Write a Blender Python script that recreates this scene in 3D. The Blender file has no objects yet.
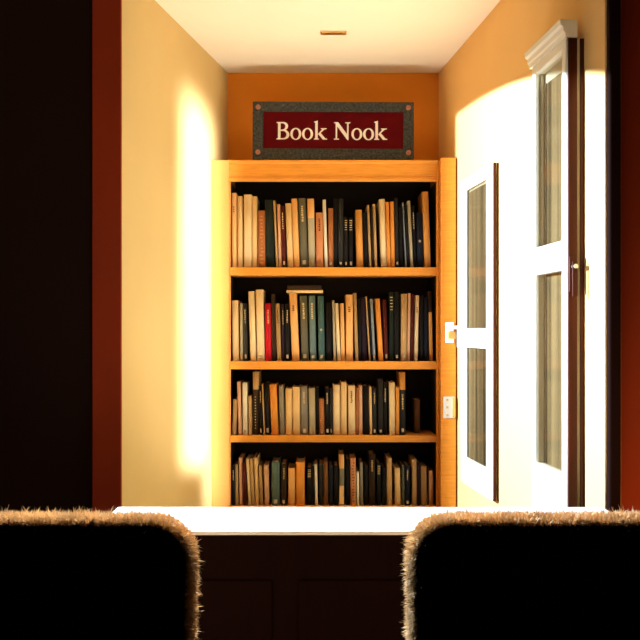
import bpy, bmesh, math, random
from mathutils import Vector, Matrix
random.seed(7)
S = bpy.context.scene
COL = S.collection
EYE = 1.065
R = math.radians

# ------------------------------------------------------------------ helpers
def PX(px, d): return (px - 320.0) * d / 1000.0
def PZ(py, d): return EYE - (py - 330.0) * d / 1000.0

def newmat(name):
    m = bpy.data.materials.new(name); m.use_nodes = True
    nt = m.node_tree
    return m, nt, nt.nodes['Principled BSDF']

def mat(name, col, rough=0.6, noise=0.0, scale=8.0, stretch=(1, 1, 1), bump=0.0, bscale=60.0,
        metal=0.0, spec=0.3, col2=None, coat=0.0):
    m, nt, b = newmat(name)
    b.inputs['Roughness'].default_value = rough
    b.inputs['Metallic'].default_value = metal
    b.inputs['Specular IOR Level'].default_value = spec
    b.inputs['Coat Weight'].default_value = coat
    c = (*col, 1)
    if noise > 0:
        tc = nt.nodes.new('ShaderNodeTexCoord'); mp = nt.nodes.new('ShaderNodeMapping')
        mp.inputs['Scale'].default_value = stretch
        nz = nt.nodes.new('ShaderNodeTexNoise'); nz.inputs['Scale'].default_value = scale
        nz.inputs['Detail'].default_value = 5
        rp = nt.nodes.new('ShaderNodeValToRGB')
        d = col2 if col2 else tuple(max(0, x * (1 - noise)) for x in col)
        rp.color_ramp.elements[0].position = 0.3; rp.color_ramp.elements[1].position = 0.7
        rp.color_ramp.elements[0].color = (*d, 1); rp.color_ramp.elements[1].color = c
        nt.links.new(tc.outputs['Object'], mp.inputs['Vector'])
        nt.links.new(mp.outputs['Vector'], nz.inputs['Vector'])
        nt.links.new(nz.outputs['Fac'], rp.inputs['Fac'])
        nt.links.new(rp.outputs['Color'], b.inputs['Base Color'])
    else:
        b.inputs['Base Color'].default_value = c
    if bump > 0:
        tc = nt.nodes.new('ShaderNodeTexCoord')
        n2 = nt.nodes.new('ShaderNodeTexNoise'); n2.inputs['Scale'].default_value = bscale
        bp = nt.nodes.new('ShaderNodeBump'); bp.inputs['Strength'].default_value = bump
        bp.inputs['Distance'].default_value = 0.004
        nt.links.new(tc.outputs['Object'], n2.inputs['Vector'])
        nt.links.new(n2.outputs['Fac'], bp.inputs['Height'])
        nt.links.new(bp.outputs['Normal'], b.inputs['Normal'])
    return m

def obj(name, bm, m, parent=None, smooth=False):
    me = bpy.data.meshes.new(name)
    bmesh.ops.recalc_face_normals(bm, faces=bm.faces[:])
    bm.to_mesh(me); bm.free()
    if m is not None:
        for x in (m if isinstance(m, (list, tuple)) else [m]): me.materials.append(x)
    if smooth:
        for p in me.polygons: p.use_smooth = True
    o = bpy.data.objects.new(name, me); COL.objects.link(o)
    if parent is not None: o.parent = parent
    return o

def tag(o, label=None, cat=None, group=None, kind=None):
    if label: o['label'] = label
    if cat: o['category'] = cat
    if group: o['group'] = group
    if kind: o['kind'] = kind
    return o

def empty(name, loc=(0, 0, 0), rz=0.0):
    o = bpy.data.objects.new(name, None); COL.objects.link(o)
    o.location = loc; o.rotation_euler = (0, 0, rz); o.empty_display_size = 0.1
    return o

def box(bm, x0, x1, y0, y1, z0, z1, bev=0.0, seg=2, mi=0, M=None):
    vs = [bm.verts.new(p) for p in ((x0, y0, z0), (x1, y0, z0), (x1, y1, z0), (x0, y1, z0),
                                    (x0, y0, z1), (x1, y0, z1), (x1, y1, z1), (x0, y1, z1))]
    fs = [bm.faces.new([vs[i] for i in q]) for q in
          ((0, 3, 2, 1), (4, 5, 6, 7), (0, 1, 5, 4), (1, 2, 6, 5), (2, 3, 7, 6), (3, 0, 4, 7))]
    for f in fs: f.material_index = mi
    geo = vs
    if bev > 0:
        es = list({e for f in fs for e in f.edges})
        r = bmesh.ops.bevel(bm, geom=es, offset=bev, segments=seg, affect='EDGES', profile=0.5)
        geo = list({v for f in r['faces'] for v in f.verts} | {v for v in vs if v.is_valid})
        for f in r['faces']: f.material_index = mi
    if M is not None: bmesh.ops.transform(bm, matrix=M, verts=geo)
    return geo

def prism(bm, pts, z0, z1, mi=0):
    """vertical prism over an XY polygon"""
    a = [bm.verts.new((x, y, z0)) for x, y in pts]
    b = [bm.verts.new((x, y, z1)) for x, y in pts]
    n = len(pts)
    fs = [bm.faces.new(a[::-1]), bm.faces.new(b)]
    for i in range(n): fs.append(bm.faces.new((a[i], a[(i + 1) % n], b[(i + 1) % n], b[i])))
    for f in fs: f.material_index = mi
    return a + b

def extr(bm, prof, axis, t0, t1, mi=0):
    """extrude a 2D profile along X or Y; prof in (other, z)"""
    def P(p, t): return (t, p[0], p[1]) if axis == 'x' else (p[0], t, p[1])
    a = [bm.verts.new(P(p, t0)) for p in prof]; b = [bm.verts.new(P(p, t1)) for p in prof]
    n = len(prof)
    bm.faces.new(a[::-1]); bm.faces.new(b)
    for i in range(n): bm.faces.new((a[i], a[(i + 1) % n], b[(i + 1) % n], b[i]))
    return a + b

def cyl(bm, p0, p1, r, seg=16, r2=None):
    p0 = Vector(p0); p1 = Vector(p1); ax = (p1 - p0)
    q = Vector((0, 0, 1)).rotation_difference(ax.normalized()).to_matrix().to_4x4()
    M = Matrix.Translation((p0 + p1) / 2) @ q
    return bmesh.ops.create_cone(bm, cap_ends=True, segments=seg, radius1=r, radius2=r if r2 is None else r2,
                                 depth=ax.length, matrix=M)['verts']

# ------------------------------------------------------------------ materials
M = {}
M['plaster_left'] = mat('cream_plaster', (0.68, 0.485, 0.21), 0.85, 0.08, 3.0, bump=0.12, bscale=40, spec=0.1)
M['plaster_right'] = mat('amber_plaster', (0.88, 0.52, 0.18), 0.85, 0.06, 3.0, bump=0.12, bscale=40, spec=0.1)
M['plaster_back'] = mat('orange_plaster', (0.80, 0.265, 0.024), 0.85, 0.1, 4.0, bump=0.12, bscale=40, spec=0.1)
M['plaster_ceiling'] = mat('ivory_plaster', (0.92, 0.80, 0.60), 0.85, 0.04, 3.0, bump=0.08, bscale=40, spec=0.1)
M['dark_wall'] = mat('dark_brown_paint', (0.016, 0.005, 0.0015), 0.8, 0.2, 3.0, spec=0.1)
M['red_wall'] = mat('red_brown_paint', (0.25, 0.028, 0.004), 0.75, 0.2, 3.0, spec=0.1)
M['casing_red'] = mat('red_casing_paint', (0.30, 0.028, 0.003), 0.7, 0.2, 3.0, spec=0.15)
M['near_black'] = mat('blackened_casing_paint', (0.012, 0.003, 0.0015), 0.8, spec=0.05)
M['gap_board_paint'] = mat('amber_gap_board_paint', (0.62, 0.30, 0.075), 0.8, 0.1, 4.0, spec=0.1)
M['floor'] = mat('dark_floor_boards', (0.020, 0.008, 0.004), 0.7, 0.4, 5.0, (1, 12, 1))
M['pine'] = mat('honey_pine', (0.80, 0.30, 0.030), 0.45, 0.22, 6.0, (3, 3, 30), spec=0.35)
M['pine_h'] = mat('honey_pine_long_grain', (0.80, 0.30, 0.030), 0.45, 0.22, 6.0, (3, 30, 30), spec=0.35)
M['amber_pine'] = mat('amber_pine', (0.60, 0.19, 0.014), 0.5, 0.25, 6.0, (3, 3, 30), spec=0.2)
M['case_shade'] = mat('case_interior_shade', (0.012, 0.008, 0.006), 0.8, spec=0.1)  # shade inside the bookcase put into a near-black colour
M['white_paint'] = mat('white_gloss_paint', (0.86, 0.82, 0.74), 0.4, spec=0.4)
M['worktop'] = mat('white_worktop', (0.90, 0.88, 0.84), 0.4, spec=0.4)
M['dark_panel'] = mat('dark_mahogany_panel', (0.010, 0.0022, 0.001), 0.7, 0.3, 4, (20, 3, 3), spec=0.04)
M['shaded_sash_wood'] = mat('shaded_oiled_brown_wood', (0.075, 0.011, 0.0015), 0.4, 0.6, 5.0, (8, 8, 1), spec=0.15)  # brown wood darkened: shade of the unlit edges is in the colour
M['window_white'] = mat('cream_window_paint', (0.88, 0.80, 0.62), 0.45, spec=0.4)
M['pane_backing'] = mat('banded_pane_backing', (0.38, 0.28, 0.16), 0.9, 0.25, 4.0, (7, 7, 0.15), col2=(0.05, 0.034, 0.018), spec=0.05)  # bands stand for light and shade seen through the panes
M['brass'] = mat('worn_brass', (0.80, 0.50, 0.16), 0.35, metal=1.0)
M['steel'] = mat('satin_steel', (0.75, 0.70, 0.60), 0.4, metal=0.8)
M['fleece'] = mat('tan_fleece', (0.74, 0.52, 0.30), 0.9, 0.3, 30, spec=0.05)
M['hide_shade'] = mat('dark_hide_and_fleece_shade', (0.03, 0.014, 0.007), 0.95, 0.3, 30, spec=0.05)  # seat hide; also the shade painted on the fleece's camera side
M['chair_wood'] = mat('dark_chair_wood', (0.05, 0.02, 0.01), 0.5, 0.3, 6, (8, 8, 1))
M['sign_red'] = mat('sign_maroon_enamel', (0.085, 0.001, 0.0025), 0.6, 0.15, 20, spec=0.05)
M['sign_frame'] = mat('speckled_grey_frame', (0.066, 0.066, 0.058), 0.75, 0.85, 130, bump=0.8, bscale=180, spec=0.25)
M['sign_text'] = mat('sign_cream_lettering', (0.86, 0.80, 0.74), 0.6, spec=0.2)
M['rivet'] = mat('copper_rivet', (0.40, 0.17, 0.11), 0.4, metal=0.7)
M['paper'] = mat('aged_paper', (0.62, 0.47, 0.27), 0.9, 0.2, 40, (1, 1, 20), spec=0.05)
M['label'] = mat('pale_foot_sticker', (0.42, 0.33, 0.23), 0.8, spec=0.1)
M['gilt'] = mat('gilt_lettering', (0.62, 0.42, 0.18), 0.5, spec=0.3)
M['inklet'] = mat('dark_title_ink', (0.10, 0.05, 0.03), 0.7, spec=0.1)

def glass_mat():
    m, nt, b = newmat('tinted_window_glass')
    nt.nodes.remove(b)
    out = nt.nodes['Material Output']
    tr = nt.nodes.new('ShaderNodeBsdfTransparent'); tr.inputs['Color'].default_value = (0.86, 0.82, 0.74, 1)
    gl = nt.nodes.new('ShaderNodeBsdfGlossy'); gl.inputs['Roughness'].default_value = 0.12
    lw = nt.nodes.new('ShaderNodeLayerWeight')
    pw = nt.nodes.new('ShaderNodeMath'); pw.operation = 'POWER'; pw.inputs[1].default_value = 4.0
    ml = nt.nodes.new('ShaderNodeMath'); ml.operation = 'MULTIPLY_ADD'; ml.inputs[1].default_value = 0.30; ml.inputs[2].default_value = 0.02
    mx = nt.nodes.new('ShaderNodeMixShader')
    nt.links.new(lw.outputs['Facing'], pw.inputs[0]); nt.links.new(pw.outputs[0], ml.inputs[0])
    nt.links.new(ml.outputs[0], mx.inputs[0]); nt.links.new(tr.outputs[0], mx.inputs[1])
    nt.links.new(gl.outputs[0], mx.inputs[2]); nt.links.new(mx.outputs[0], out.inputs['Surface'])
    return m
M['glass'] = glass_mat()

# ------------------------------------------------------------------ setting
DB = 3.30                                  # back wall of the alcove
DL, DR = 2.34, 1.875                       # front arrises of the alcove
XL1, XL0 = PX(228, DB), PX(122, DL)        # left wall back / front
XR1, XR0 = PX(438.6, DB), PX(605, DR)      # right wall back / front
ZC = PZ(73, DB)                            # alcove ceiling
RX0, RX1, RY0, RZ = -2.3, 2.3, -1.6, 2.45  # the room in front of it

def struct(name, bm, m, label=None):
    o = obj(name, bm, m); o['kind'] = 'structure'
    if label: o['label'] = label
    return o

bm = bmesh.new(); box(bm, RX0 - .1, RX1 + .1, RY0 - .1, 3.5, -0.06, 0); struct('floor', bm, M['floor'], 'dark floor of the room and alcove')
# alcove lining slabs
t = 0.03
bm = bmesh.new(); prism(bm, [(XL0, DL), (XL1, DB), (XL1 - .2, DB), (XL0 - t, DL)], 0, ZC)
struct('wall_left', bm, M['plaster_left'], 'cream splayed left wall of the book alcove')
bm = bmesh.new(); prism(bm, [(XR0, DR), (XR0 + t, DR), (XR1 + .2, DB), (XR1, DB)], 0, ZC)
struct('wall_right', bm, M['plaster_right'], 'amber right wall of the alcove carrying two windows')
bm = bmesh.new(); box(bm, XL1 - .25, XR1 + .25, DB, DB + .1, 0, ZC + .1)
struct('wall_back', bm, M['plaster_back'], 'orange back wall of the alcove behind the sign')
bm = bmesh.new(); prism(bm, [(XL0 - .1, DL), (XR0 + .1, DR), (XR0 + .1, DB), (XL0 - .1, DB)], ZC, ZC + .12)
struct('ceiling', bm, M['plaster_ceiling'], 'low ivory ceiling of the alcove')
# room front walls either side of the alcove
bm = bmesh.new(); box(bm, RX0, XL0 - t, DL, DL + .1, 0, RZ); struct('wall_front_left', bm, M['dark_wall'], 'dark brown wall left of the alcove')
bm = bmesh.new(); box(bm, XR0 + t, RX1, DR, DR + .1, 0, RZ); struct('wall_front_right', bm, M['red_wall'], 'red brown wall right of the alcove')
bm = bmesh.new(); prism(bm, [(XL0 - t, DL - .0), (XL0 - t, DL + .1), (XR0 + t, DR + .1), (XR0 + t, DR)], ZC + .12, RZ)
struct('wall_front_top', bm, M['dark_wall'], 'dark lintel wall above the alcove opening')
bm = bmesh.new(); box(bm, -.80, -.755, 2.066, DL, 0, RZ); struct('light_blocker_left', bm, M['dark_wall'], 'unseen dark pier added to keep the left spotlight off the wall')  # unseen pier added to clip spill from the left spotlight
bm = bmesh.new(); box(bm, RX0 - .1, RX0, RY0, DL + .1, 0, RZ); struct('wall_room_left', bm, M['dark_wall'])
bm = bmesh.new(); box(bm, RX1, RX1 + .1, RY0, DL + .1, 0, RZ); struct('wall_room_right', bm, M['dark_wall'])
bm = bmesh.new(); box(bm, RX0, RX1, RY0 - .1, RY0, 0, RZ); struct('wall_room_rear', bm, M['dark_wall'])
bm = bmesh.new(); box(bm, RX0, RX1, RY0, DL + .1, RZ, RZ + .1); struct('ceiling_room', bm, M['dark_wall'])
# casing boards beside the opening
xa = PX(92, DL - .012)
bm = bmesh.new(); box(bm, xa, XL0, DL - .012, DL, 0, RZ - .02, .002)
struct('trim_1', bm, M['casing_red'], 'red brown casing board at the left edge of the alcove')
bm = bmesh.new(); box(bm, XR0 + .002, PX(621.5, DR - .02), DR - .02, DR, 0, RZ - .02, .004)
struct('trim_2', bm, M['near_black'], 'very dark casing board at the right edge of the alcove')

# added board covering the shaded gap between the left wall and the bookcase
def lw(d): return XL1 + (XL0 - XL1) * (DB - d) / (DB - DL)
bm = bmesh.new(); prism(bm, [(lw(3.10) + .0005, 3.10), (PX(229.1, 3.10), 3.10), (PX(229.1, 3.10), 3.118), (lw(3.118) + .0005, 3.118)], 0, PZ(160, 3.10))
struct('trim_3', bm, M['gap_board_paint'], 'amber board added over the shaded gap between left wall and bookcase')

# small brass plate on the ceiling
vp = empty('ceiling_plate', (PX(333.5, 2.845), 2.845, ZC))
bm = bmesh.new(); box(bm, -.037, .037, -.012, .012, -.006, 0, .002); obj('plate', bm, M['brass'], vp)
for s in (-1, 1):
    bm = bmesh.new(); cyl(bm, (s * .028, 0, -.0085), (s * .028, 0, -.006), .005, 12); obj('screw', bm, M['brass'], vp)
tag(vp, 'small oblong brass plate on the alcove ceiling above the sign', 'plate')

# ------------------------------------------------------------------ windows on the right wall
WV = Vector((XR0 - XR1, DR - DB, 0)).normalized()      # along the wall towards the camera
WN = Vector((-WV.y, WV.x, 0)); WN = WN if WN.x < 0 else -WN   # out of the wall into the alcove
def wall_at(d): return Vector((XR1 + (XR0 - XR1) * (DB - d) / (DB - DR), d, 0))

def window(name, d_far, d_near, z0, z1, zmid, thick, ajar, label, cornice, stile, rails, ft):
    """local x: along the wall to the camera, y: out of the wall, z: up"""
    p = wall_at(d_far); L = (wall_at(d_near) - p).length
    root = bpy.data.objects.new(name, None); COL.objects.link(root)
    MW = Matrix(((WV.x, WN.x, 0, p.x), (WV.y, WN.y, 0, p.y), (0, 0, 1, 0), (0, 0, 0, 1)))
    root.matrix_world = MW
    root['kind'] = 'structure'; root['label'] = label
    # fixed frame and an added backing banded like the light behind the glass
    bm = bmesh.new()
    e = .006
    box(bm, 0, stile, .0, ft, z0, z1, .002); box(bm, L - stile, L, .0, ft, z0, z1, .002)
    box(bm, stile, L - stile, .0, ft, z0, z0 + .04, .002); box(bm, stile, L - stile, .0, ft, z1 - .04, z1, .002)
    obj('window_frame', bm, M['window_white'], root)
    bm = bmesh.new(); box(bm, L, L + .004, 0, ft + .0005, z0, z1 - .002, .001); obj('frame_edge', bm, M['shaded_sash_wood'], root)  # dark cap: shade on the frame's end put into its colour
    bm = bmesh.new(); box(bm, stile, L - stile, .001, .006, z0 + .04, z1 - .04); obj('pane_backing', bm, M['pane_backing'], root)
    # sash, hinged at its far edge
    sash = empty('sash'); sash.parent = root; sash.location = (0, ft + .002, 0); sash.rotation_euler = (0, 0, ajar)
    bm = bmesh.new()
    t0, t1 = 0, thick
    b0, b1, m0, m1, tt = rails
    box(bm, 0, stile, t0, t1, z0, z1, .004)
    box(bm, L - stile, L, t0, t1, z0, z1, .004)
    box(bm, stile, L - stile, t0, t1, z0, b1, .003)
    box(bm, stile, L - stile, t0, t1, m0, m1, .003)
    box(bm, stile, L - stile, t0, t1, z1 - tt, z1, .003)
    # glazing beads around both panes
    for (a, b) in ((b1, m0), (m1, z1 - tt)):
        box(bm, stile, stile + .006, t1 - .006, t1 - .001, a, b); box(bm, L - stile - .006, L - stile, t1 - .006, t1 - .001, a, b)
    box(bm, stile * .3, L - stile * .3, t1, t1 + .004, (m0 + m1) / 2 - .006, (m0 + m1) / 2 + .006, .002)
    obj('sash_frame', bm, M['window_white'], sash)
    # brown outer edge of the sash, its shade put into the wood colour
    bm = bmesh.new(); box(bm, L, L + .006, t0, t1 - .004, z0, z1 - .002, .0015); obj('sash_edge', bm, M['shaded_sash_wood'], sash)
    for (a, b) in ((b1, m0), (m1, z1 - tt)):
        bm = bmesh.new(); box(bm, stile, L - stile, t0 + thick * .35, t0 + thick * .35 + .004, a, b)
        obj('pane', bm, M['glass'], sash)
    if cornice:
        prof = [(0, z1), (thick + .002, z1), (thick + .003, z1 + .008), (thick + .006, z1 + .011), (thick + .007, z1 + .020),
                (thick + .012, z1 + .024), (thick + .013, z1 + .034), (0, z1 + .034)]
        bm = bmesh.new(); extr(bm, prof, 'x', -.012, L + .006)
        obj('cornice', bm, M['window_white'], sash)
    return root, sash, L

win1, sash1, L1 = window('window_1', 2.215, 1.985, .60, 1.645, 1.21, .022, 0.02,
    'near tall window with crown moulding on the right wall', True, .020, (.6, .775, 1.185, 1.245, .02), .008)
win2, sash2, L2 = window('window_2', 2.93, 2.59, .622, 1.50, 1.035, .011, 0.006,
    'far lower casement window standing ajar beside the bookcase', False, .05, (.6, .70, 1.015, 1.07, .035), .004)
# catch on the near window's edge
bm = bmesh.new()
box(bm, L1 + .006, L1 + .012, .003, .018, 1.14, 1.21, .002); box(bm, L1 + .018, L1 + .024, .005, .016, 1.13, 1.20, .002)
cat = obj('window_catch', bm, M['shaded_sash_wood'], sash1)
bm = bmesh.new(); cyl(bm, (L1 + .010, .010, 1.19), (L1 + .027, .010, 1.19), .0045, 12); obj('catch_pin', bm, M['steel'], cat)

# white latch and hinge plate on the wall strip between bookcase and far window
lx = PX(449.5, 3.03)
lat = empty('window_latch', (lx, 3.03, PZ(333, 3.03)))
bm = bmesh.new(); box(bm, -.013, .013, -.006, 0, -.030, .032, .002); obj('back_plate', bm, M['white_paint'], lat)
bm = bmesh.new(); box(bm, -.009, .009, -.020, -.006, .006, .024, .003); box(bm, -.009, .030, -.028, -.016, .012, .022, .003)
box(bm, .020, .030, -.028, -.016, -.045, .014, .003); obj('lever', bm, M['white_paint'], lat)
bm = bmesh.new(); box(bm, -.006, .018, -.0085, -.006, -.018, .004, .001); obj('keeper', bm, M['brass'], lat)
tag(lat, 'white window latch on the bookcase corner post beside the far window', 'latch')
hin = empty('hinge_plate', (PX(449, 3.03), 3.03, PZ(407, 3.03)))
bm = bmesh.new(); box(bm, -.017, .017, -.004, 0, -.034, .032, .0015); obj('plate', bm, M['steel'], hin)
for z in (-.024, .0, .022):
    bm = bmesh.new(); cyl(bm, (-.006, -.006, z), (-.006, -.004, z), .0035, 12); obj('screw', bm, M['brass'], hin)
bm = bmesh.new(); cyl(bm, (.014, -.007, -.030), (.014, -.007, .028), .0045, 12); obj('knuckle', bm, M['brass'], hin)
tag(hin, 'small metal hinge plate low on the corner post right of the books', 'hinge')

# ------------------------------------------------------------------ bookcase
FD = 3.10
bx0, bx1 = PX(229.3, FD), PX(444.6, FD)
bxi0, bxi1 = PX(230.4, FD), PX(436.5, FD)
BB = 3.285
case = empty('bookcase', (0, FD, 0))
tag(case, 'honey pine bookcase with four book-filled shelves under the sign', 'bookcase')
def part(name, x0, x1, y0, y1, z0, z1, m, bev=.002):
    bm = bmesh.new(); box(bm, x0, x1, y0 - FD, y1 - FD, z0, z1, bev); return obj(name, bm, m, case)
ztop = PZ(160, FD)
part('side_panel', bx0, bxi0, FD + .004, BB, 0, ztop - .03, M['pine'], .001)
part('side_panel', bxi1, bx1, FD + .006, BB, 0, ztop - .004, M['pine'])
part('face_stile', bxi1, PX(440.6, FD), FD - .004, FD + .006, .03, ztop - .002, M['pine'], .0015)
part('back_panel', bxi0, bxi1, BB - .012, BB, .05, ztop - .022, M['case_shade'], 0)
part('top_board', bx0, bxi1, FD + .006, BB, ztop - .022, ztop, M['pine_h'])
# moulded top rail
zr = PZ(181.5, FD)
prof = [(0.006, zr), (-.004, zr), (-.006, zr + .006), (-.004, zr + .012), (0, zr + .016), (0, ztop - .012), (-.005, ztop - .008), (-.005, ztop - .001), (.006, ztop - .001)]
bm = bmesh.new(); extr(bm, prof, 'x', bx0, bxi1); obj('top_rail', bm, M['pine_h'], case)
SHELF = []
for (ya, yb) in ((267.3, 275.3), (361.3, 369.3), (435.6, 442.3)):
    z1, z0 = PZ(ya, FD), PZ(yb, FD)
    part('shelf', bxi0, bxi1, FD, BB - .012, z0, z1, M['pine_h'], .0015); SHELF.append(z1)
z1 = PZ(506.3, FD)
part('shelf', bxi0, bxi1, FD, BB - .012, z1 - .024, z1, M['pine_h'], .0015); SHELF.append(z1)
part('lower_panel', bxi0, bxi1, FD + .006, FD + .022, .06, z1 - .024, M['pine'], .001)
part('plinth', bxi0, bxi1, FD + .012, FD + .03, 0, .06, M['pine_h'], .001)
part('top_shade', bxi0, bxi1, FD + .008, BB - .012, ztop - .0235, ztop - .022, M['case_shade'], 0)  # thin added sheet painting the shade under the top board
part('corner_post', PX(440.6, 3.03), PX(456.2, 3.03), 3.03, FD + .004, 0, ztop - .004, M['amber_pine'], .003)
# added dark strips put the case's inner shade on its side faces
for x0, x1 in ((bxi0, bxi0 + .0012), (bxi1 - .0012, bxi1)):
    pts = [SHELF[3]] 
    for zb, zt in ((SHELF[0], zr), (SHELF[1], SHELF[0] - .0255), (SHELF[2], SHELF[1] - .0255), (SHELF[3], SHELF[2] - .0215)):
        part('side_shade', x0, x1, FD + .012, BB - .012, zb, zt, M['case_shade'], 0)

# ------------------------------------------------------------------ books
BD = 3.118                                   # depth of the spines
PAL = {  # name -> (words, linear colour)
 'cream': ('cream', (.80, .55, .27)), 'pale': ('pale ivory', (.84, .66, .40)), 'orangecream': ('apricot cream', (.84, .46, .17)),
 'orange': ('orange', (.76, .30, .055)), 'tanor': ('tan orange', (.66, .31, .075)), 'tan': ('tan', (.52, .33, .15)), 'rust': ('rust brown', (.38, .13, .04)),
 'black': ('black', (.014, .011, .010)), 'charcoal': ('charcoal', (.04, .036, .032)), 'olive': ('olive grey', (.115, .10, .06)),
 'greycream': ('grey cream', (.44, .38, .26)), 'grey': ('grey', (.23, .195, .145)), 'salmon': ('salmon', (.62, .26, .12)),
 'white': ('white', (.82, .78, .68)), 'darkred': ('dark red', (.12, .016, .010)), 'brown': ('brown', (.16, .065, .02)), 'darkbrown': ('dark brown', (.05, .025, .012)),
 'navy': ('dark navy', (.014, .018, .035)), 'bluegrey': ('blue grey', (.22, .25, .27)), 'red': ('bright red', (.52, .010, .016)),
 'teal': ('teal grey', (.115, .165, .15)), 'darkteal': ('dark teal', (.05, .10, .09)), 'green': ('grey green', (.08, .118, .10)), 'greenblack': ('green black', (.018, .026, .018)),
 'purple': ('plum black', (.03, .012, .025)), 'pinkcream': ('pinkish cream', (.72, .42, .27)), 'specktan': ('mottled tan', (.42, .26, .11)),
}
TONE = {k: tuple(t * c for t, c in zip((1, .93, .80) if sum(v[1]) > .75 else (1, 1, 1), v[1])) for k, v in PAL.items()}
TONE = {k: tuple(c * (1.0 if sum(v[1]) > .75 else (1.0 if sum(v[1]) > .2 else .6)) for c in TONE[k]) for k, v in PAL.items()}
BM = {k: mat('book_cloth_' + k, TONE[k], 0.62, 0.22, 35, (1, 1, 0.25), bump=.1, bscale=300, spec=0.10) for k, v in PAL.items()}

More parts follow.
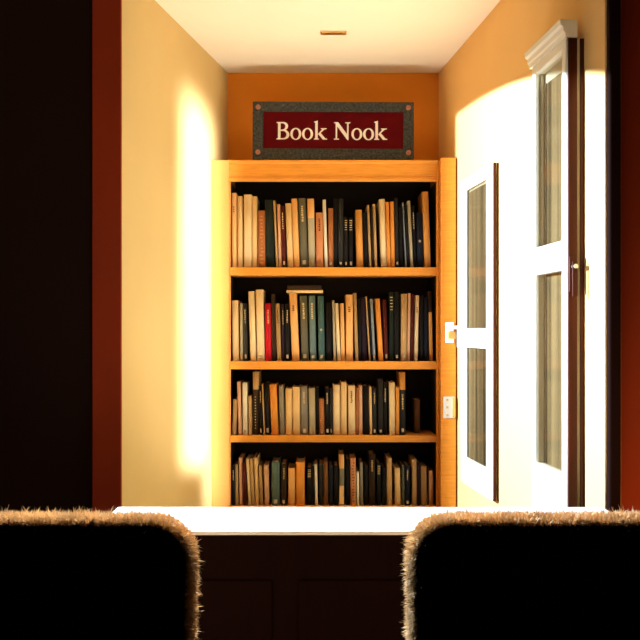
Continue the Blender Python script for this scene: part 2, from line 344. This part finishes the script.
# rows in zoom pixels (5.818 x): bottom x0, x1, top x0 (None: same), top y, colour, features
A, B2 = 'L', 'R'
ROWS = [
 (180, 225, 330, [
  (A, 30, 69, 28, 75, 'orangecream', 'm'), (A, 74, 103, 72, 95, 'cream', ''), (A, 109, 156, 109, 85, 'pale', ''), (A, 157, 188, 155, 95, 'cream', ''),
  (A, 193, 236, 190, 178, 'rust', 'p'), (A, 240, 288, 232, 115, 'greenblack', ''), (A, 296, 311, 278, 120, 'tan', ''), (A, 313, 330, 303, 140, 'pinkcream', ''),
  (A, 332, 358, 320, 150, 'darkred', 'tl'), (A, 364, 399, 350, 135, 'cream', ''), (A, 402, 436, 385, 108, 'orangecream', ''), (A, 440, 484, 425, 104, 'olive', 'tl'),
  (A, 488, 528, 478, 108, 'greycream', 'u'), (A, 531, 573, 528, 190, 'salmon', 't'), (A, 580, 599, 568, 115, 'white', ''), (A, 602, 632, 600, 165, 'rust', 'l'),
  (B2, 20, 45, 20, 108, 'black', ''), (B2, 48, 78, 48, 110, 'charcoal', 'l'), (B2, 82, 106, 80, 215, 'black', 'gl'), (B2, 109, 136, 108, 215, 'black', 'gl'),
  (B2, 156, 195, 147, 174, 'tanor', ''), (B2, 198, 224, 190, 190, 'black', ''), (B2, 227, 243, 213, 145, 'tan', 'l'), (B2, 245, 258, 236, 175, 'darkbrown', ''), (B2, 260, 276, 248, 140, 'tan', 'l'),
  (B2, 298, 333, 285, 110, 'pale', ''), (B2, 334, 354, 322, 128, 'orange', ''), (B2, 355, 379, 348, 126, 'orange', ''), (B2, 382, 402, 375, 105, 'charcoal', 'l'),
  (B2, 404, 428, 398, 160, 'black', ''), (B2, 430, 447, 411, 130, 'bluegrey', 'l'), (B2, 449, 466, 432, 150, 'black', ''), (B2, 468, 487, 448, 121, 'greycream', ''),
  (B2, 490, 506, 474, 150, 'black', 't'), (B2, 508, 545, 500, 190, 'navy', 'd'), (B2, 550, 588, 535, 68, 'tanor', ''),
 ]),
 (275, 225, 330, [
  (A, 40, 82, 35, 148, 'cream', ''), (A, 88, 106, 86, 165, 'greycream', 'l'), (A, 108, 133, 102, 165, 'charcoal', 'tl'), (A, 148, 183, 135, 95, 'pale', ''),
  (A, 188, 232, 178, 85, 'pale', 'l'), (A, 236, 272, 232, 165, 'red', 't'), (A, 275, 298, 268, 110, 'darkbrown', ''), (A, 301, 329, 289, 165, 'specktan', 'tl'),
  (A, 332, 347, 329, 170, 'purple', 't'), (A, 350, 378, 348, 168, 'black', 'tl'), (A, 386, 434, 369, 105, 'orangecream', 'm'), (A, 445, 487, 434, 120, 'olive', 'tl'),
  (A, 495, 533, 486, 120, 'teal', 'tl'), (A, 546, 582, 538, 122, 'darkteal', 'dl'), (B2, -24, 12, -24, 160, 'black', ''),
  (B2, 16, 36, 6, 148, 'greycream', ''), (B2, 40, 64, 24, 164, 'pale', ''), (B2, 65, 88, 58, 165, 'orangecream', ''), (B2, 93, 135, 92, 115, 'orangecream', 'm'),
  (B2, 148, 167, 135, 105, 'specktan', 'l'), (B2, 169, 186, 160, 140, 'black', ''), (B2, 188, 216, 178, 130, 'purple', ''), (B2, 220, 237, 198, 125, 'tan', ''),
  (B2, 239, 250, 222, 160, 'black', ''), (B2, 252, 267, 233, 140, 'bluegrey', 'l'), (B2, 284, 312, 262, 138, 'orange', ''), (B2, 318, 340, 306, 145, 'darkred', 'l'),
  (B2, 344, 372, 344, 100, 'greenblack', 'g'), (B2, 375, 404, 373, 98, 'black', 'l'), (B2, 412, 447, 414, 110, 'tan', 'l'), (B2, 449, 466, 454, 106, 'pinkcream', ''),
  (B2, 468, 487, 472, 112, 'darkred', ''), (B2, 489, 512, 498, 118, 'pale', 'm'), (B2, 524, 546, 524, 120, 'black', ''), (B2, 548, 572, 548, 130, 'navy', ''), (B2, 578, 600, 570, 95, 'tanor', 'v'),
 ]),
 (362, 225, 330, [
  (A, 40, 66, 46, 218, 'specktan', ''), (A, 67, 99, 58, 115, 'pinkcream', 'l'), (A, 104, 132, 101, 122, 'white', 'l'), (A, 138, 158, 135, 198, 'tan', 'l'),
  (A, 164, 198, 162, 58, 'darkbrown', 'uq'), (A, 200, 218, 196, 140, 'black', 'tl'), (A, 220, 232, 208, 130, 'tan', 'tl'), (A, 234, 262, 230, 120, 'black', 'l'),
  (A, 270, 312, 258, 130, 'orange', ''), (A, 320, 348, 312, 138, 'grey', ''), (A, 353, 393, 352, 156, 'cream', ''), (A, 395, 438, 393, 146, 'cream', ''),
  (A, 443, 484, 438, 143, 'grey', 'tl'), (A, 490, 527, 486, 154, 'greycream', ''), (A, 530, 547, 530, 150, 'black', ''), (A, 549, 579, 547, 215, 'rust', 'pl'),
  (A, 583, 611, 580, 150, 'black', 'tl'), (B2, -10, 14, -10, 160, 'charcoal', 'l'), (B2, 20, 62, 18, 135, 'pale', ''), (B2, 64, 99, 62, 118, 'cream', ''),
  (B2, 107, 149, 104, 138, 'pale', 't'), (B2, 150, 168, 150, 150, 'rust', ''), (B2, 170, 190, 168, 138, 'pinkcream', ''), (B2, 194, 228, 192, 138, 'black', ''),
  (B2, 231, 247, 226, 145, 'cream', ''), (B2, 249, 272, 247, 150, 'charcoal', 'tl'), (B2, 280, 311, 278, 100, 'charcoal', 'l'), (B2, 313, 334, 311, 120, 'black', 't'),
  (B2, 346, 380, 344, 120, 'pale', ''), (B2, 382, 404, 382, 146, 'tanor', ''), (B2, 407, 441, 405, 60, 'charcoal', 'utl'), (B2, 500, 536, 498, 225, 'brown', ''),
 ]),
 (440, 225, 330, [
  (A, 38, 60, 36, 150, 'black', 't'), (A, 62, 77, 60, 142, 'specktan', ''), (A, 84, 105, 79, 105, 'pinkcream', ''), (A, 107, 130, 100, 130, 'darkred', ''),
  (A, 133, 151, 120, 110, 'pale', ''), (A, 153, 174, 140, 112, 'tan', ''), (A, 178, 200, 166, 105, 'cream', ''), (A, 204, 222, 196, 150, 'specktan', ''),
  (A, 230, 259, 224, 148, 'pinkcream', ''), (A, 271, 318, 271, 130, 'green', 'l'), (A, 326, 357, 328, 138, 'darkbrown', 'tl'), (A, 367, 410, 367, 165, 'orangecream', ''),
  (A, 413, 464, 413, 130, 'orange', ''), (A, 476, 506, 476, 160, 'black', 'g'), (A, 508, 522, 506, 150, 'black', ''), (A, 525, 541, 520, 143, 'white', ''),
  (A, 548, 571, 548, 140, 'charcoal', ''), (A, 574, 600, 573, 128, 'brown', ''), (A, 605, 628, 605, 150, 'navy', ''), (B2, 22, 48, 22, 150, 'black', ''),
  (B2, 53, 83, 53, 85, 'grey', 'uf'), (B2, 92, 116, 92, 110, 'black', ''), (B2, 120, 152, 118, 105, 'salmon', 'p'), (B2, 156, 171, 154, 185, 'white', ''), (B2, 176, 193, 174, 130, 'grey', ''), (B2, 197, 222, 197, 150, 'black', ''),
  (B2, 226, 264, 226, 85, 'darkbrown', 't'), (B2, 272, 297, 272, 135, 'black', 'g'), (B2, 302, 328, 302, 160, 'black', ''), (B2, 332, 362, 330, 105, 'tan', ''), (B2, 379, 412, 376, 165, 'cream', ''),
  (B2, 418, 434, 418, 150, 'olive', ''), (B2, 437, 466, 437, 150, 'navy', 'tl'), (B2, 478, 505, 478, 112, 'tan', ''), (B2, 508, 528, 508, 130, 'purple', ''), (B2, 531, 566, 529, 155, 'specktan', ''), (B2, 578, 604, 576, 180, 'pinkcream', ''),
 ]),
]
ORD = ['first', 'second', 'third', 'fourth', 'fifth', 'sixth', 'seventh', 'eighth', 'ninth', 'tenth', 'eleventh', 'twelfth', 'thirteenth', 'fourteenth',
       'fifteenth', 'sixteenth', 'seventeenth', 'eighteenth', 'nineteenth', 'twentieth']
SHN = ['top shelf', 'second shelf', 'third shelf', 'bottom shelf']
EX = {'orange': 0, }

def make_book(w, h, dep, key, feats, rnd):
    """upright book; spine towards -y at y=0, base z=0, x from 0 to w"""
    root = empty('book')
    bt = min(.0028, w * .16)
    # cover: rounded spine and two boards as one U section
    bm = bmesh.new()
    n = 8; bul = min(.0045, w * .28)
    outer = [(0, dep), (0, bul)]
    for i in range(1, n):
        a = math.pi * i / n
        outer.append((w / 2 - w / 2 * math.cos(a), bul - bul * math.sin(a)))
    outer += [(w, bul), (w, dep)]
    inner = [(w - bt, dep), (w - bt, bul + bt), (bt, bul + bt), (bt, dep)]
    ring = outer + inner
    mi = 0
    zs = [0, h]
    cut = None
    if 'u' in feats: cut = .72
    if 'v' in feats: cut = .70
    no = len(outer)
    levels = [0, h] if cut is None else [0, h * cut, h]
    rows = [[bm.verts.new((x, y, z)) for x, y in ring] for z in levels]
    N = len(ring)
    for li in range(len(levels) - 1):
        for i in range(N):
            f = bm.faces.new((rows[li][i], rows[li][(i + 1) % N], rows[li + 1][(i + 1) % N], rows[li + 1][i]))
            f.material_index = 1 if (cut and li == 1) else 0
    # caps: quads between outer and inner (boards, spine)
    def cap(r):
        o = r[:no]; k = r[no:]
        bm.faces.new((o[0], o[1], k[2], k[3])); bm.faces.new((o[-1], k[0], k[1], o[-2]))
        bm.faces.new([o[i] for i in range(1, no - 1)] + [k[1], k[2]])
    cap(rows[0]); cap(rows[-1])
    second = BM['orangecream'] if 'u' in feats else BM['darkbrown']
    if key == 'darkbrown' and 'u' in feats: second = BM['tan']
    if key == 'charcoal' and 'u' in feats: second = BM['tanor']
    o = obj('cover', bm, [BM[key], second], root)
    for p in o.data.polygons:
        if len(p.vertices) == 4 and abs(p.normal.z) < .5 and p.normal.y < -.1: p.use_smooth = True
    bm = bmesh.new(); box(bm, bt + .0002, w - bt - .0002, bul + bt + .0003, dep - .004, .002, h - .003)
    obj('page_block', bm, M['paper'], root)
    ys = -.0005
    def patch(nm, fx0, fx1, z0, z1, m):
        bm = bmesh.new(); box(bm, w * fx0, w * fx1, ys, bul + .0002, z0, z1); return bm
    if 'l' in feats:
        obj('foot_label', patch('', .28, .72, h * .045, h * .045 + .008 + rnd.random() * .006, None), M['label'], root)
    light = sum(PAL[key][1]) > .75
    ink = M['inklet'] if light else M['gilt']
    if 't' in feats:
        bm = bmesh.new(); z = h * (.90 if 'u' not in feats else .66)
        for k in range(7):
            hh = h * (.012 + rnd.random() * .025); z -= hh + h * .012
            box(bm, w * (.36 + rnd.random() * .05), w * (.58 + rnd.random() * .07), ys, bul + .0002, z, z + hh)
        obj('title', bm, ink, root)
    if 'm' in feats:
        bm = bmesh.new(); z = h * .80
        for k in range(3):
            box(bm, w * .34, w * .60, ys, bul + .0002, z - k * h * .03, z - k * h * .03 + h * .018)
        obj('title', bm, M['inklet'], root)
    if 'g' in feats:
        bm = bmesh.new()
        for k in range(5): box(bm, w * .2, w * .8, ys, bul + .0002, h * (.92 - k * .045), h * (.92 - k * .045) + .0022)
        obj('gilt_band', bm, M['gilt'], root)
    if 'q' in feats:
        bm = bmesh.new()
        for k in range(12): box(bm, w * .3, w * .5, ys, bul + .0002, h * (.10 + k * .045), h * (.10 + k * .045) + .0025)
        obj('title', bm, M['gilt'], root)
    if 'p' in feats:
        bm = bmesh.new()
        for k in range(14):
            zz = h * (.08 + k * .062); box(bm, w * (.2 + .3 * rnd.random()), w * (.6 + .2 * rnd.random()), ys, bul + .0002, zz, zz + h * .02)
        obj('title', bm, M['inklet'] if key != 'rust' else BM['salmon'], root)
    if 'd' in feats:
        bm = bmesh.new(); cyl(bm, (w * .5, ys, h * .48), (w * .5, bul, h * .48), min(.004, w * .25), 12); obj('emblem', bm, M['label'], root)
    if 'f' in feats:
        obj('title', patch('', .08, .92, h * .02, h * .38, None), BM['cream'], root)
    return root

FEAT = {'l': 'pale foot label', 't': 'small lettering', 'm': 'dark spine mark', 'g': 'gilt bands', 'u': 'lighter top band', 'v': 'dark top band',
        'p': 'mottled spine pattern', 'd': 'small pale dot', 'f': 'cream lower half', 'q': 'speckled lettering'}
stat = {}; LIE = []
for ri, (oy, ol, orr, rows) in enumerate(ROWS):
    zb = SHELF[ri]
    quads = []
    for (side, x0, x1, tx, ty, key, ft) in rows:
        ox = ol if side == 'L' else orr
        a = ox + x0 / 5.818; b = ox + x1 / 5.818; ta = ox + tx / 5.818; tpy = oy + ty / 5.818
        X0, X1, T0 = PX(a, BD), PX(b, BD), PX(ta, BD)
        Z1 = PZ(tpy, BD)
        quads.append([X0, X1, T0 - X0, Z1 - zb, key, ft])
    n = len(quads)
    prev = None
    lo, hi = bxi0 + .0018, bxi1 - .003
    for i, q in enumerate(quads):
        X0, X1, dx, h, key, ft = q
        w = X1 - X0
        ang = math.atan2(dx, h)
        # keep clear of the book on the left, at the base and at the shared height
        if prev is not None:
            pX1, pt, ph, pw = prev
            hh = min(h, ph)
            need = max(pX1, pX1 + math.tan(pt) * hh - math.tan(ang) * hh) + .0006
            if X0 < need: X0 = need
        else: X0 = max(X0, lo - min(0, math.tan(ang) * h))
        w = max(.0042, X1 - X0) * math.cos(ang) - .0004
        L = h / math.cos(ang) - (w * math.sin(abs(ang)))
        dep = .135 + random.random() * .012
        yoff = random.random() * .006 - .003
        if i == n - 1 and ri == 2: yoff = .05; dep = .10
        r = make_book(w, L, dep, key, ft, random)
        if ang <= 0: px_, pz_ = X0, 0
        else: px_, pz_ = X0, w * math.sin(ang)
        r.location = (px_, BD + yoff, zb + pz_ + .0002); r.rotation_euler = (0, ang, 0)
        if ang > 0: prev = (X0 + w * math.cos(ang), ang, h, w)
        else: prev = (X0 + w / math.cos(ang), ang, h, w)
        if ri == 1 and 10 <= i <= 13: r['top'] = h; LIE.append(r)
        # words
        words = []
        hp = h * 1000
        words.append('tall' if h > .225 - ri * .022 else ('short' if h < .19 - ri * .025 else ''))
        words.append('thin' if w < .0115 else ('thick' if w > .0205 else ''))
        if ang < -.06: words.append('left-leaning')
        elif ang > .04: words.append('right-leaning')
        words = [x for x in words if x]
        f = [FEAT[c] for c in ft][:1]
        lab = ' '.join((words if not f else words[:1]) + [PAL[key][0], 'book']) + (' with ' + f[0] if f else '')
        if i < n / 2: pos = ('leftmost on the ' + SHN[ri]) if i == 0 else f'{ORD[i]} from left on {SHN[ri]}'
        else:
            j = n - 1 - i
            pos = ('rightmost on the ' + SHN[ri]) if j == 0 else f'{ORD[j]} from right on {SHN[ri]}'
        tag(r, lab + ', ' + pos, 'book', 'books standing on the ' + SHN[ri])
        q.append(r)
        stat.setdefault(ri, []).append((X0, h))
# the one book lying flat across the tops of four standing ones
hb0, hb1 = PX(286.5, BD), PX(323, BD)
zs = max(o.location.z + o['top'] for o in LIE) + .0006
r = make_book(.0085, hb1 - hb0, .13, 'cream', '', random)
r.rotation_euler = (0, R(90), 0); r.location = (hb0, BD, zs + .0087)
tag(r, 'thin cream book lying flat across standing books on the second shelf', 'book')
r = make_book(.0145, hb1 - hb0 - .008, .13, 'darkbrown', '', random)
r.rotation_euler = (0, R(90), 0); r.location = (hb0 + .003, BD + .003, zs + .0087 + .0150)
tag(r, 'dark brown book lying flat on a thin cream one, second shelf', 'book')

# ------------------------------------------------------------------ sign
SD = 3.135
sw, sh = (414 - 252.3) * SD / 1000, (162.0 - 101.2) * SD / 1000
sx = PX((414 + 252.3) / 2, SD)
sign = empty('sign', (sx, SD, ztop + .0005)); sign.rotation_euler = (R(-3), R(.25), 0)
tag(sign, 'maroon wall sign reading Book Nook in speckled grey frame above the bookcase', 'sign')
fw, ft_, fb = .033, .031, .042
bm = bmesh.new()
for a in ((-sw / 2, sw / 2, 0, fb), (-sw / 2, sw / 2, sh - ft_, sh), (-sw / 2, -sw / 2 + fw, fb, sh - ft_), (sw / 2 - fw, sw / 2, fb, sh - ft_)):
    box(bm, a[0], a[1], 0, .018, a[2], a[3], .002)
obj('sign_frame', bm, M['sign_frame'], sign)
bm = bmesh.new(); box(bm, -sw / 2 + fw, sw / 2 - fw, .006, .014, fb, sh - ft_); obj('sign_panel', bm, M['sign_red'], sign)
for ix in (-1, 1):
    for z in ((162 - 152.6) * SD / 1000, sh - .018):
        x = ix * (sw / 2 - fw * .52)
        bm = bmesh.new(); cyl(bm, (x, -.003, z), (x, .001, z), .008, 20, None)
        bmesh.ops.create_cone(bm, cap_ends=True, segments=16, radius1=.0045, radius2=.003, depth=.003, matrix=Matrix.Translation((x, -.004, z)) @ Matrix.Rotation(R(90), 4, 'X'))
        obj('rivet', bm, M['rivet'], sign)

# serif lettering drawn as stroked outlines; unit = cap height
def poly_face(bm, outer, holes, y):
    cu = bpy.data.curves.new('glyph', 'CURVE'); cu.dimensions = '2D'; cu.fill_mode = 'BOTH'; cu.extrude = .0012
    for lp in [outer] + holes:
        s = cu.splines.new('POLY'); s.points.add(len(lp) - 1); s.use_cyclic_u = True
        for p, (a, b) in zip(s.points, lp): p.co = (a, b, 0, 1)
    o = bpy.data.objects.new('glyph', cu); COL.objects.link(o)
    dg = bpy.context.evaluated_depsgraph_get()
    me = bpy.data.meshes.new_from_object(o.evaluated_get(dg))
    b2 = bmesh.new(); b2.from_mesh(me)
    vs = []
    mp = {}
    for v in b2.verts: mp[v.index] = bm.verts.new((v.co.x, y - v.co.z, v.co.y))
    for f in b2.faces:
        try: bm.faces.new([mp[v.index] for v in f.verts])
        except ValueError: pass
    b2.free(); bpy.data.meshes.remove(me); bpy.data.objects.remove(o); bpy.data.curves.remove(cu)

def arc(cx, cy, rx, ry, a0, a1, n=20):
    return [(cx + rx * math.cos(R(a0 + (a1 - a0) * i / n)), cy + ry * math.sin(R(a0 + (a1 - a0) * i / n))) for i in range(n + 1)]
def glyph(ch):
    """list of (outer, holes), advance measured from the photograph; unit cap height = 1"""
    if ch == 'B':
        outer = [(0, 0), (0, .05), (.08, .07), (.08, .93), (0, .95), (0, 1)] + [(.36, 1)] + arc(.36, .765, .25, .235, 90, -60, 16)[1:] + \
                arc(.38, .275, .30, .275, 62, -90, 20) + []
        h1 = [(.215, .57), (.215, .93), (.32, .93)] + arc(.32, .75, .145, .18, 90, -90, 14)[1:]
        h2 = [(.215, .07), (.215, .49), (.34, .49)] + arc(.34, .28, .185, .21, 90, -90, 14)[1:]
        return [(outer, [h1, h2])]
    if ch == 'o':
        return [(arc(.30, .32, .30, .345, 0, 350, 35), [arc(.30, .32, .165, .285, 10, 360, 35)])]
    if ch == 'k':
        stem = [(0, 0), (0, .045), (.06, .06), (.06, .98), (0, 1.0), (0, 1.03), (.19, 1.09), (.19, .06), (.25, .045), (.25, 0)]
        arm = [(.19, .30), (.38, .55), (.40, .60), (.34, .615), (.34, .65), (.64, .65), (.64, .615), (.52, .58), (.335, .38), (.56, .08), (.66, .045), (.66, 0), (.44, 0), (.225, .30), (.19, .26)]
        return [(stem, []), (arm, [])]
    if ch == 'N':
        o = [(0, 0), (0, .045), (.09, .07), (.09, .93), (0, .955), (0, 1), (.23, 1), (.70, .32), (.70, .93), (.60, .955), (.60, 1), (.88, 1), (.88, .955), (.785, .93), (.785, -.02),
             (.72, -.02), (.175, .76), (.175, .07), (.28, .045), (.28, 0)]
        return [(o, [])]
CAP = 17.6 * SD / 1000
zbase = (162.0 - 139.2) * SD / 1000
LET = [('B', 276.2, .66), ('o', 290.0, .6), ('o', 301.8, .6), ('k', 313.8, .66), ('N', 333.8, .88), ('o', 351.3, .6), ('o', 363.0, .6), ('k', 374.2, .66)]
WPX = {'B': 12.6, 'o': 11.1, 'k': 13.2, 'N': 16.5}
for ch, px, gw in LET:
    bm = bmesh.new()
    for outer, holes in glyph(ch): poly_face(bm, outer, holes, 0)
    sx_ = WPX[ch] * SD / 1000 / gw
    for v in bm.verts: v.co = Vector((PX(px, SD) - sx + v.co.x * sx_, .0055 + v.co.y, zbase + v.co.z * CAP))
    o = obj('letter', bm, M['sign_text'], sign)

# ------------------------------------------------------------------ counter in front of the alcove
CX0, CX1 = PX(118, 1.78), PX(603, 1.78)
cn = empty('counter', ((CX0 + CX1) / 2, 1.66, 0)); hw = (CX1 - CX0) / 2
tag(cn, 'white-topped counter with dark wood front between the chairs and the alcove', 'counter')
zt1 = .75
bm = bmesh.new(); box(bm, -hw, hw, 1.568 - 1.66, 1.78 - 1.66, zt1 - .007, zt1, .002); obj('worktop', bm, M['worktop'], cn)
bm = bmesh.new(); box(bm, -hw + .01, hw - .01, 1.585 - 1.66, 1.61 - 1.66, .08, zt1 - .007); 
for k in range(3):
    xx0 = -hw + .05 + k * (2 * hw - .1) / 3 + .02; xx1 = -hw + .05 + (k + 1) * (2 * hw - .1) / 3 - .02
    box(bm, xx0, xx1, 1.579 - 1.66, 1.585 - 1.66, .16, zt1 - .08, .003)
obj('front_panel', bm, M['dark_panel'], cn)
for s in (-1, 1):
    bm = bmesh.new(); x = s * (hw - .03); box(bm, x - .012, x + .012, 1.61 - 1.66, 1.77 - 1.66, 0, zt1 - .007); obj('end_panel', bm, M['dark_panel'], cn)
bm = bmesh.new(); box(bm, -hw + .02, hw - .02, 1.615 - 1.66, 1.63 - 1.66, 0, .08); obj('kickboard', bm, M['dark_panel'], cn)

# ------------------------------------------------------------------ chairs with fleece-covered backs
def fleece(w, z0, z1, th, seed):
    """closed rounded pad wrapped in short pile; local: x across, y depth 0..th, z up"""
    rnd = random.Random(seed)
    bm = bmesh.new()
    rc = .040; ns = 10; re = th * .24
    # outline (x,z) going round: bottom left, up, top corners, down
    hwid = w / 2
    out = [(-hwid + .008, z0)] + [(-hwid + rc - rc * math.cos(R(90) * i / ns) + .004 * (1 - i / ns), z1 - rc + rc * math.sin(R(90) * i / ns)) for i in range(ns + 1)] \
        + [(hwid - rc + rc * math.sin(R(90) * i / ns), z1 - rc + rc * math.cos(R(90) * i / ns)) for i in range(ns + 1)] + [(hwid - .008, z0)]
    c = Vector((0, (z0 + z1) / 2))
    K = 8
    rings = []
    for k in range(K + 1):
        a = math.pi * k / K
        y = th / 2 - th / 2 * math.cos(a); ins = re * (1 - math.sin(a))
        ring = []
        for (x, z) in out:
            sx_ = (hwid - ins) / hwid; zz = z0 + (z - z0) * ((z1 - z0 - ins) / (z1 - z0))
            ring.append(bm.verts.new((x * sx_, y, zz)))
        rings.append(ring)
    n = len(out)
    for k in range(K):
        for i in range(n):
            bm.faces.new((rings[k][i], rings[k][(i + 1) % n], rings[k + 1][(i + 1) % n], rings[k + 1][i]))
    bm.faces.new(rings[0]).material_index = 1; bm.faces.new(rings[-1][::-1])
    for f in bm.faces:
        if f.calc_center_median().y < th * .12: f.material_index = 1  # camera side darker: its shade is put into the colour
    bmesh.ops.recalc_face_normals(bm, faces=bm.faces[:])
    # pile: tapered curved tufts
    faces = [f for f in bm.faces]
    areas = [f.calc_area() for f in faces]
    pts = []
    for f, ar in zip(faces, areas):
        big = len(f.verts) > 4
        cen = f.calc_center_median(); nrm = f.normal.copy()
        if big:
            cnt = 2600
            for _ in range(cnt):
                x = (rnd.random() - .5) * (w - 2 * re); z = z0 + rnd.random() * (z1 - z0 - re)
                pts.append((Vector((x, cen.y, z)), nrm))
        else:
            vs = [v.co.copy() for v in f.verts]
            cnt = int(ar * 650000 * (1 if cen.z > z1 - .3 else .3)) 
            for _ in range(cnt):
                u, v = rnd.random(), rnd.random()
                p = vs[0].lerp(vs[1], u).lerp(vs[3].lerp(vs[2], u), v); pts.append((p, nrm))
    for p, nrm in pts:
        L = .005 + rnd.random() * .0055
        if rnd.random() < .05: L *= 1.5
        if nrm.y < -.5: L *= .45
        d = (nrm + Vector((rnd.uniform(-.55, .55), rnd.uniform(-.5, .5), rnd.uniform(-.55, .35)))).normalized()
        cl = Vector((rnd.uniform(-.5, .5), rnd.uniform(-.5, .5), rnd.uniform(-.5, .2)))
        s = d.cross(Vector((rnd.random() - .5, rnd.random() - .5, rnd.random() - .5)))
        if s.length < 1e-4: continue
        s.normalize(); r = .0005 + rnd.random() * .0004
        t1 = p + d * L * .55; t2 = t1 + (d + cl).normalized() * L * .5
        a, b, c2, d2 = bm.verts.new(p - s * r), bm.verts.new(p + s * r), bm.verts.new(t1 + s * r * .8), bm.verts.new(t1 - s * r * .8)
        e = bm.verts.new(t2)
        k = 1 if nrm.y < -.5 else 0  # tufts facing the camera take the painted shade
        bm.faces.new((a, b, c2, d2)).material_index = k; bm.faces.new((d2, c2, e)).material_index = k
    return bm

def make_chair(x, y, rz, mirror):
    root = empty('chair', (x, y, 0), rz)
    w = .50
    o = obj('fleece_cover', fleece(w, .50, .864, .055, 3), [M['fleece'], M['hide_shade']], root)
    bm = bmesh.new(); box(bm, -.235, .235, .09, .53, .40, .47, .02, 3); obj('seat', bm, M['hide_shade'], root)
    for sx_, yy, top in ((-1, .03, .52), (1, .03, .52)):
        bm = bmesh.new(); box(bm, sx_ * .20 - .018, sx_ * .20 + .018, yy - .0, yy + .036, 0, top, .004); obj('leg', bm, M['chair_wood'], root)
    for sx_ in (-1, 1):
        bm = bmesh.new(); box(bm, sx_ * .20 - .018, sx_ * .20 + .018, .48, .516, 0, .40, .004); obj('leg', bm, M['chair_wood'], root)
    bm = bmesh.new(); box(bm, -.18, .18, .04, .058, .33, .39, .003); box(bm, -.18, .18, .49, .508, .33, .39, .003)
    box(bm, -.209, -.191, .066, .48, .33, .39, .003); box(bm, .191, .209, .066, .48, .33, .39, .003); obj('seat_frame', bm, M['chair_wood'], root)
    return root
ch1 = make_chair(-.1365 - .25, 1.035, 0, False)
def copy_tree(o, parent=None):
    c = o.copy(); COL.objects.link(c)
    if parent is not None: c.parent = parent
    for k in list(o.children): copy_tree(k, c)
    return c
ch2 = copy_tree(ch1); ch2.location = (.0935 + .25, 1.035, 0); 
ch1.rotation_euler.z = R(0); ch2.rotation_euler.z = R(0)
tag(ch1, 'dark fleece-covered chair back in the left foreground', 'chair', 'fleece covered chairs')
tag(ch2, 'dark fleece-covered chair back in the right foreground', 'chair', 'fleece covered chairs')

# ------------------------------------------------------------------ lights
def aim(o, tgt):
    v = Vector(tgt) - o.location; o.rotation_euler = v.to_track_quat('-Z', 'Y').to_euler()
def spot(name, loc, tgt, energy, ang, blend, size, col):
    l = bpy.data.lights.new(name, 'SPOT'); l.energy = energy; l.spot_size = R(ang); l.spot_blend = blend
    l.shadow_soft_size = size; l.color = col
    o = bpy.data.objects.new(name, l); COL.objects.link(o); o.location = loc; aim(o, tgt); return o
def area(name, loc, tgt, energy, sx_, sy_, col, spread=180):
    l = bpy.data.lights.new(name, 'AREA'); l.energy = energy; l.shape = 'RECTANGLE'; l.size = sx_; l.size_y = sy_
    l.color = col; l.spread = R(spread)
    o = bpy.data.objects.new(name, l); COL.objects.link(o); o.location = loc; aim(o, tgt); return o
# low daylight crossing the opening on to the right wall
sl = (-.833, 2.0, 1.40)
az, el = R(30), R(-60)
spot('spot_window_left', sl, (sl[0] + math.cos(el) * math.cos(az), sl[1] + math.cos(el) * math.sin(az), sl[2] + math.sin(el)), 400, 144, .02, .0015, (.66, .92, 1.25))
# daylight from the right side of the room, a tall narrow strip on the left wall
area('area_window_right', (.80, 1.2, 1.235), (-.40, 3.02, 1.11), 6.6, .18, 1.20, (.95, .97, 1.0), 6)
# light thrown up from behind the counter
area('area_uplight', (.04, 2.62, .50), (.02, 2.72, 2), 4.0, .55, .35, (1, .95, .87), 110)
# added rim light on the chair fleece, from behind the counter
spot('spot_fleece_rim', (-.02, 2.05, 1.86), (-.02, 1.10, .86), 480, 60, .3, .06, (1, .88, .70))
# low warm lamp by the right-hand wall
l = bpy.data.lights.new('lamp_low_right', 'POINT'); l.energy = 5; l.color = (1, .55, .2); l.shadow_soft_size = .05
o = bpy.data.objects.new('lamp_low_right', l); COL.objects.link(o); o.location = (.78, 1.62, .60)
l = bpy.data.lights.new('fill_casing_left', 'POINT'); l.energy = 3; l.color = (1, .6, .3); l.shadow_soft_size = .06  # added fill to brighten the red casing at left
o = bpy.data.objects.new('fill_casing_left', l); COL.objects.link(o); o.location = (-.62, 1.75, 2.15)

w = bpy.data.worlds.new('World'); S.world = w; w.use_nodes = True
w.node_tree.nodes['Background'].inputs[0].default_value = (.01, .006, .004, 1)
w.node_tree.nodes['Background'].inputs[1].default_value = .3

# ------------------------------------------------------------------ camera
cd = bpy.data.cameras.new('camera'); cam = bpy.data.objects.new('camera', cd); COL.objects.link(cam)
cam.location = (0, 0, EYE); cam.rotation_euler = (R(90), 0, 0)
cd.sensor_width = 36; cd.lens = 36 * 1000 / 640; cd.shift_y = 10 / 640; cd.clip_start = .02
S.camera = cam
S.view_settings.view_transform = 'Standard'; S.view_settings.look = 'None'
S.view_settings.gamma = 1; S.view_settings.use_curve_mapping = False
S.view_settings.exposure = 0.0
